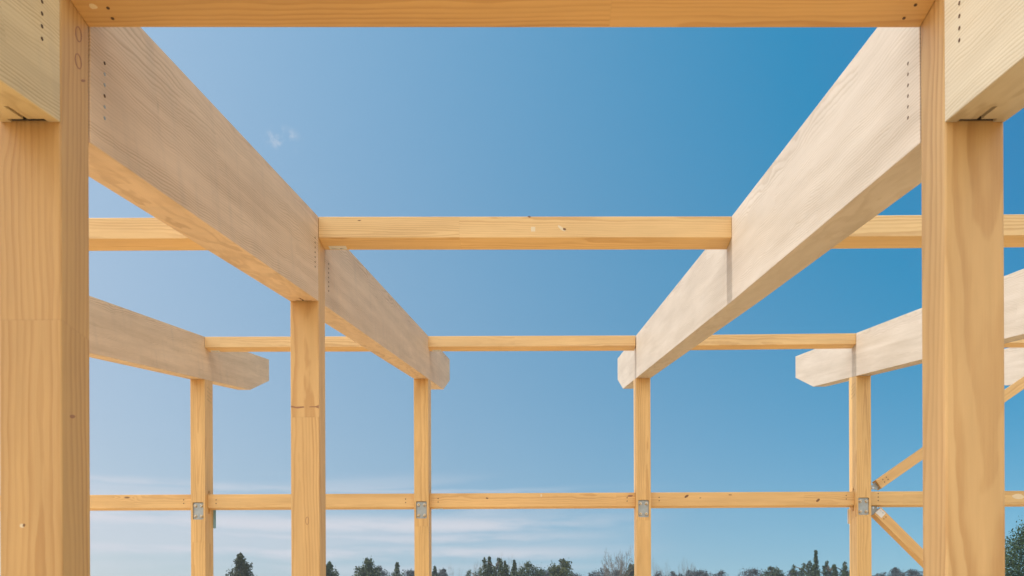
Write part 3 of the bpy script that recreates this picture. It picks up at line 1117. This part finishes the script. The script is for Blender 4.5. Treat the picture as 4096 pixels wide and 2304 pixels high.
G, GG, GB = (1.0, 1.0, 0.9), (1.05, 1.0, 0.95), (0.95, 1.0, 1.08)
TREES = [
    # name, label, u, v(top), distance, crown kind, crown width in metres
    ("evergreen_tree", "dark pointed evergreen standing alone left of the middle post", 963, 2208, 62, 'cone', 3.0, (0.85, 0.72, 0.55)),
    ("evergreen_tree", "dark evergreen half hidden by the right edge of the middle post", 1318, 2242, 66, 'cone', 2.6, G),
    ("evergreen_tree", "bushy topped evergreen at the left end of the low grey treeline", 1467, 2230, 74, 'broad', 2.6, (1.05, 1.0, 0.8)),
    ("grey_tree", "grey green tree just right of the bushy topped evergreen", 1513, 2260, 96, 'broad', 3.0, GB),
    ("evergreen_tree", "thin tipped evergreen left of the second back post", 1588, 2245, 84, 'spire', 2.8, G),
    ("grey_tree", "low grey rounded tree touching the left side of the second back post", 1643, 2272, 98, 'broad', 2.8, GB),
    ("evergreen_tree", "small tilted evergreen tip touching the right side of the second back post", 1739, 2260, 92, 'spire', 2.2, GB),
    ("grey_tree", "low pale grey tree a little right of the second back post", 1775, 2266, 104, 'cone', 2.6, GB),
    ("evergreen_tree", "rounded grey green tree at the left end of the large centre clump", 1908, 2262, 92, 'tufts', 3.2, GG),
    ("evergreen_tree", "slim tall evergreen, first high tip of the large centre clump", 1957, 2221, 80, 'spire', 2.0, G),
    ("evergreen_tree", "tallest dark evergreen with twin tips in the large centre clump", 1985, 2220, 78, 'tufts', 2.6, (1.1, 1.0, 0.8)),
    ("evergreen_tree", "narrow brownish evergreen right of the twin tipped tallest one", 2020, 2238, 88, 'spire', 1.8, (1.3, 1.0, 0.8)),
    ("evergreen_tree", "narrow dark evergreen in the middle of the large centre clump", 2058, 2236, 84, 'spire', 2.2, G),
    ("evergreen_tree", "flat topped spreading evergreen near the right of the large centre clump", 2113, 2243, 82, 'broad', 3.4, G),
    ("grey_tree", "low grey pointed tree in the dip right of the flat topped evergreen", 2163, 2268, 100, 'cone', 2.6, GB),
    ("evergreen_tree", "round yellowish green tree at the right end of the large centre clump", 2250, 2232, 80, 'broad', 3.0, (1.35, 1.15, 0.75)),
    ("grey_tree", "grey tree attached to the left of the round yellowish one", 2208, 2255, 94, 'broad', 3.0, GB),
    ("grey_tree", "very low grey bush right of the round yellowish tree", 2295, 2288, 110, 'broad', 3.4, GB),
    ("grey_tree", "low grey tree under the left branches of the big bare tree", 2420, 2268, 104, 'tufts', 3.4, GB),
    ("grey_tree", "low grey tree under the right branches of the big bare tree", 2470, 2272, 100, 'broad', 3.2, GB),
    ("evergreen_tree", "brownish evergreen touching the left side of the third back post", 2526, 2250, 86, 'broad', 2.4, (1.2, 1.0, 0.8)),
    ("grey_tree", "low grey tree touching the right side of the third back post", 2640, 2282, 106, 'tufts', 3.2, GB),
    ("grey_tree", "dark grey tree with jagged tips right of the third back post", 2750, 2270, 98, 'tufts', 3.0, GB),
    ("grey_tree", "dark rounded tree next to the jagged tipped one", 2790, 2274, 98, 'broad', 2.8, GB),
    ("grey_tree", "small low tree alone in the gap of the right treeline", 2884, 2276, 106, 'broad', 2.6, GB),
    ("grey_tree", "flat topped grey tree in the middle of the right treeline", 3012, 2266, 100, 'broad', 3.0, GB),
    ("evergreen_tree", "round brown green tree just right of the flat topped grey one", 3083, 2262, 94, 'broad', 3.2, GG),
    ("grey_tree", "thin grey tree with two faint tips in the right treeline", 3150, 2270, 104, 'tufts', 2.6, GB),
    ("evergreen_tree", "bushy evergreen leaning against the left of the tall spire", 3226, 2243, 86, 'tufts', 2.8, G),
    ("evergreen_tree", "tall spire shaped evergreen, highest of the right treeline", 3263, 2196, 76, 'spire', 1.9, (0.95, 1.0, 0.9)),
    ("evergreen_tree", "forked dark evergreen between the tall spire and the last back post", 3316, 2238, 84, 'tufts', 2.2, G),
    ("evergreen_tree", "airy light green tree touching the left side of the last back post", 3382, 2240, 84, 'tufts', 2.8, (1.0, 1.1, 1.0)),
    ("grey_tree", "grey tree under the lower brace with a pointed middle tip", 3577, 2262, 96, 'cone', 3.4, GB),
    ("grey_tree", "low dark grey tree half hidden by the right near post", 3650, 2272, 98, 'broad', 3.2, GB),
    ("grey_tree", "low grey bush between the last back post and the lower brace", 3520, 2284, 104, 'broad', 3.0, GB),
]
for i, (nm, lb, u, v, Y, kind, w, tint) in enumerate(TREES):
    if nm == "grey_tree":
        w *= 1.45
        v += 4
    make_tree(nm, lb, u, v + 4, Y, kind, w, 100 + i * 7, tint=tint, dens=0.8 if kind == 'spire' and v < 2200 else (1.5 if kind == 'cone' else 1.15),
              size=0.15 if kind in ('spire', 'cone') else 0.17)
make_tree("broadleaf_tree", "large full dark green tree at the right edge beside the near post", 4130, 2088, 46, 'broad', 5.0, 5, dens=1.0, size=0.11,
          tint=(0.75, 1.0, 0.85))
make_bare("large bare tree with spreading branches left of the third back post", 2470, 2178, 84, 4.6, 3, 1.5)
make_bare("small faint bare tree just right of the third back post", 2640, 2216, 120, 3.6, 8, 0.7)
make_bare("faint bare tree standing in the wide gap right of the third back post", 2752, 2222, 124, 4.0, 12, 0.7)
make_bare("faint bare twigs of a tree right of the second back post", 1836, 2236, 130, 5.0, 14, 0.6)
make_bare("thin bare tree rising behind the large centre clump", 2035, 2206, 100, 6.0, 21, 0.55)
make_bare("small bare tree over the left end of the large centre clump", 1905, 2226, 110, 3.4, 25, 0.55)

# ------------------------------------------------------------------ thin air haze round everything
mat = bpy.data.materials.new("air_haze")
mat.use_nodes = True
k = NT(mat.node_tree)
pv = k.n('ShaderNodeVolumePrincipled')
pv.inputs['Color'].default_value = (0.82, 0.90, 1.0, 1)
pv.inputs['Density'].default_value = 0.0009
pv.inputs['Anisotropy'].default_value = 0.3
o = k.n('ShaderNodeOutputMaterial')
k.put(o.inputs['Volume'], pv.outputs[0])
bm = box_bm(0, 0, 12, 900, 900, 44)
tag(link("haze", mesh_of(bm, [mat], "haze")), kind='stuff')
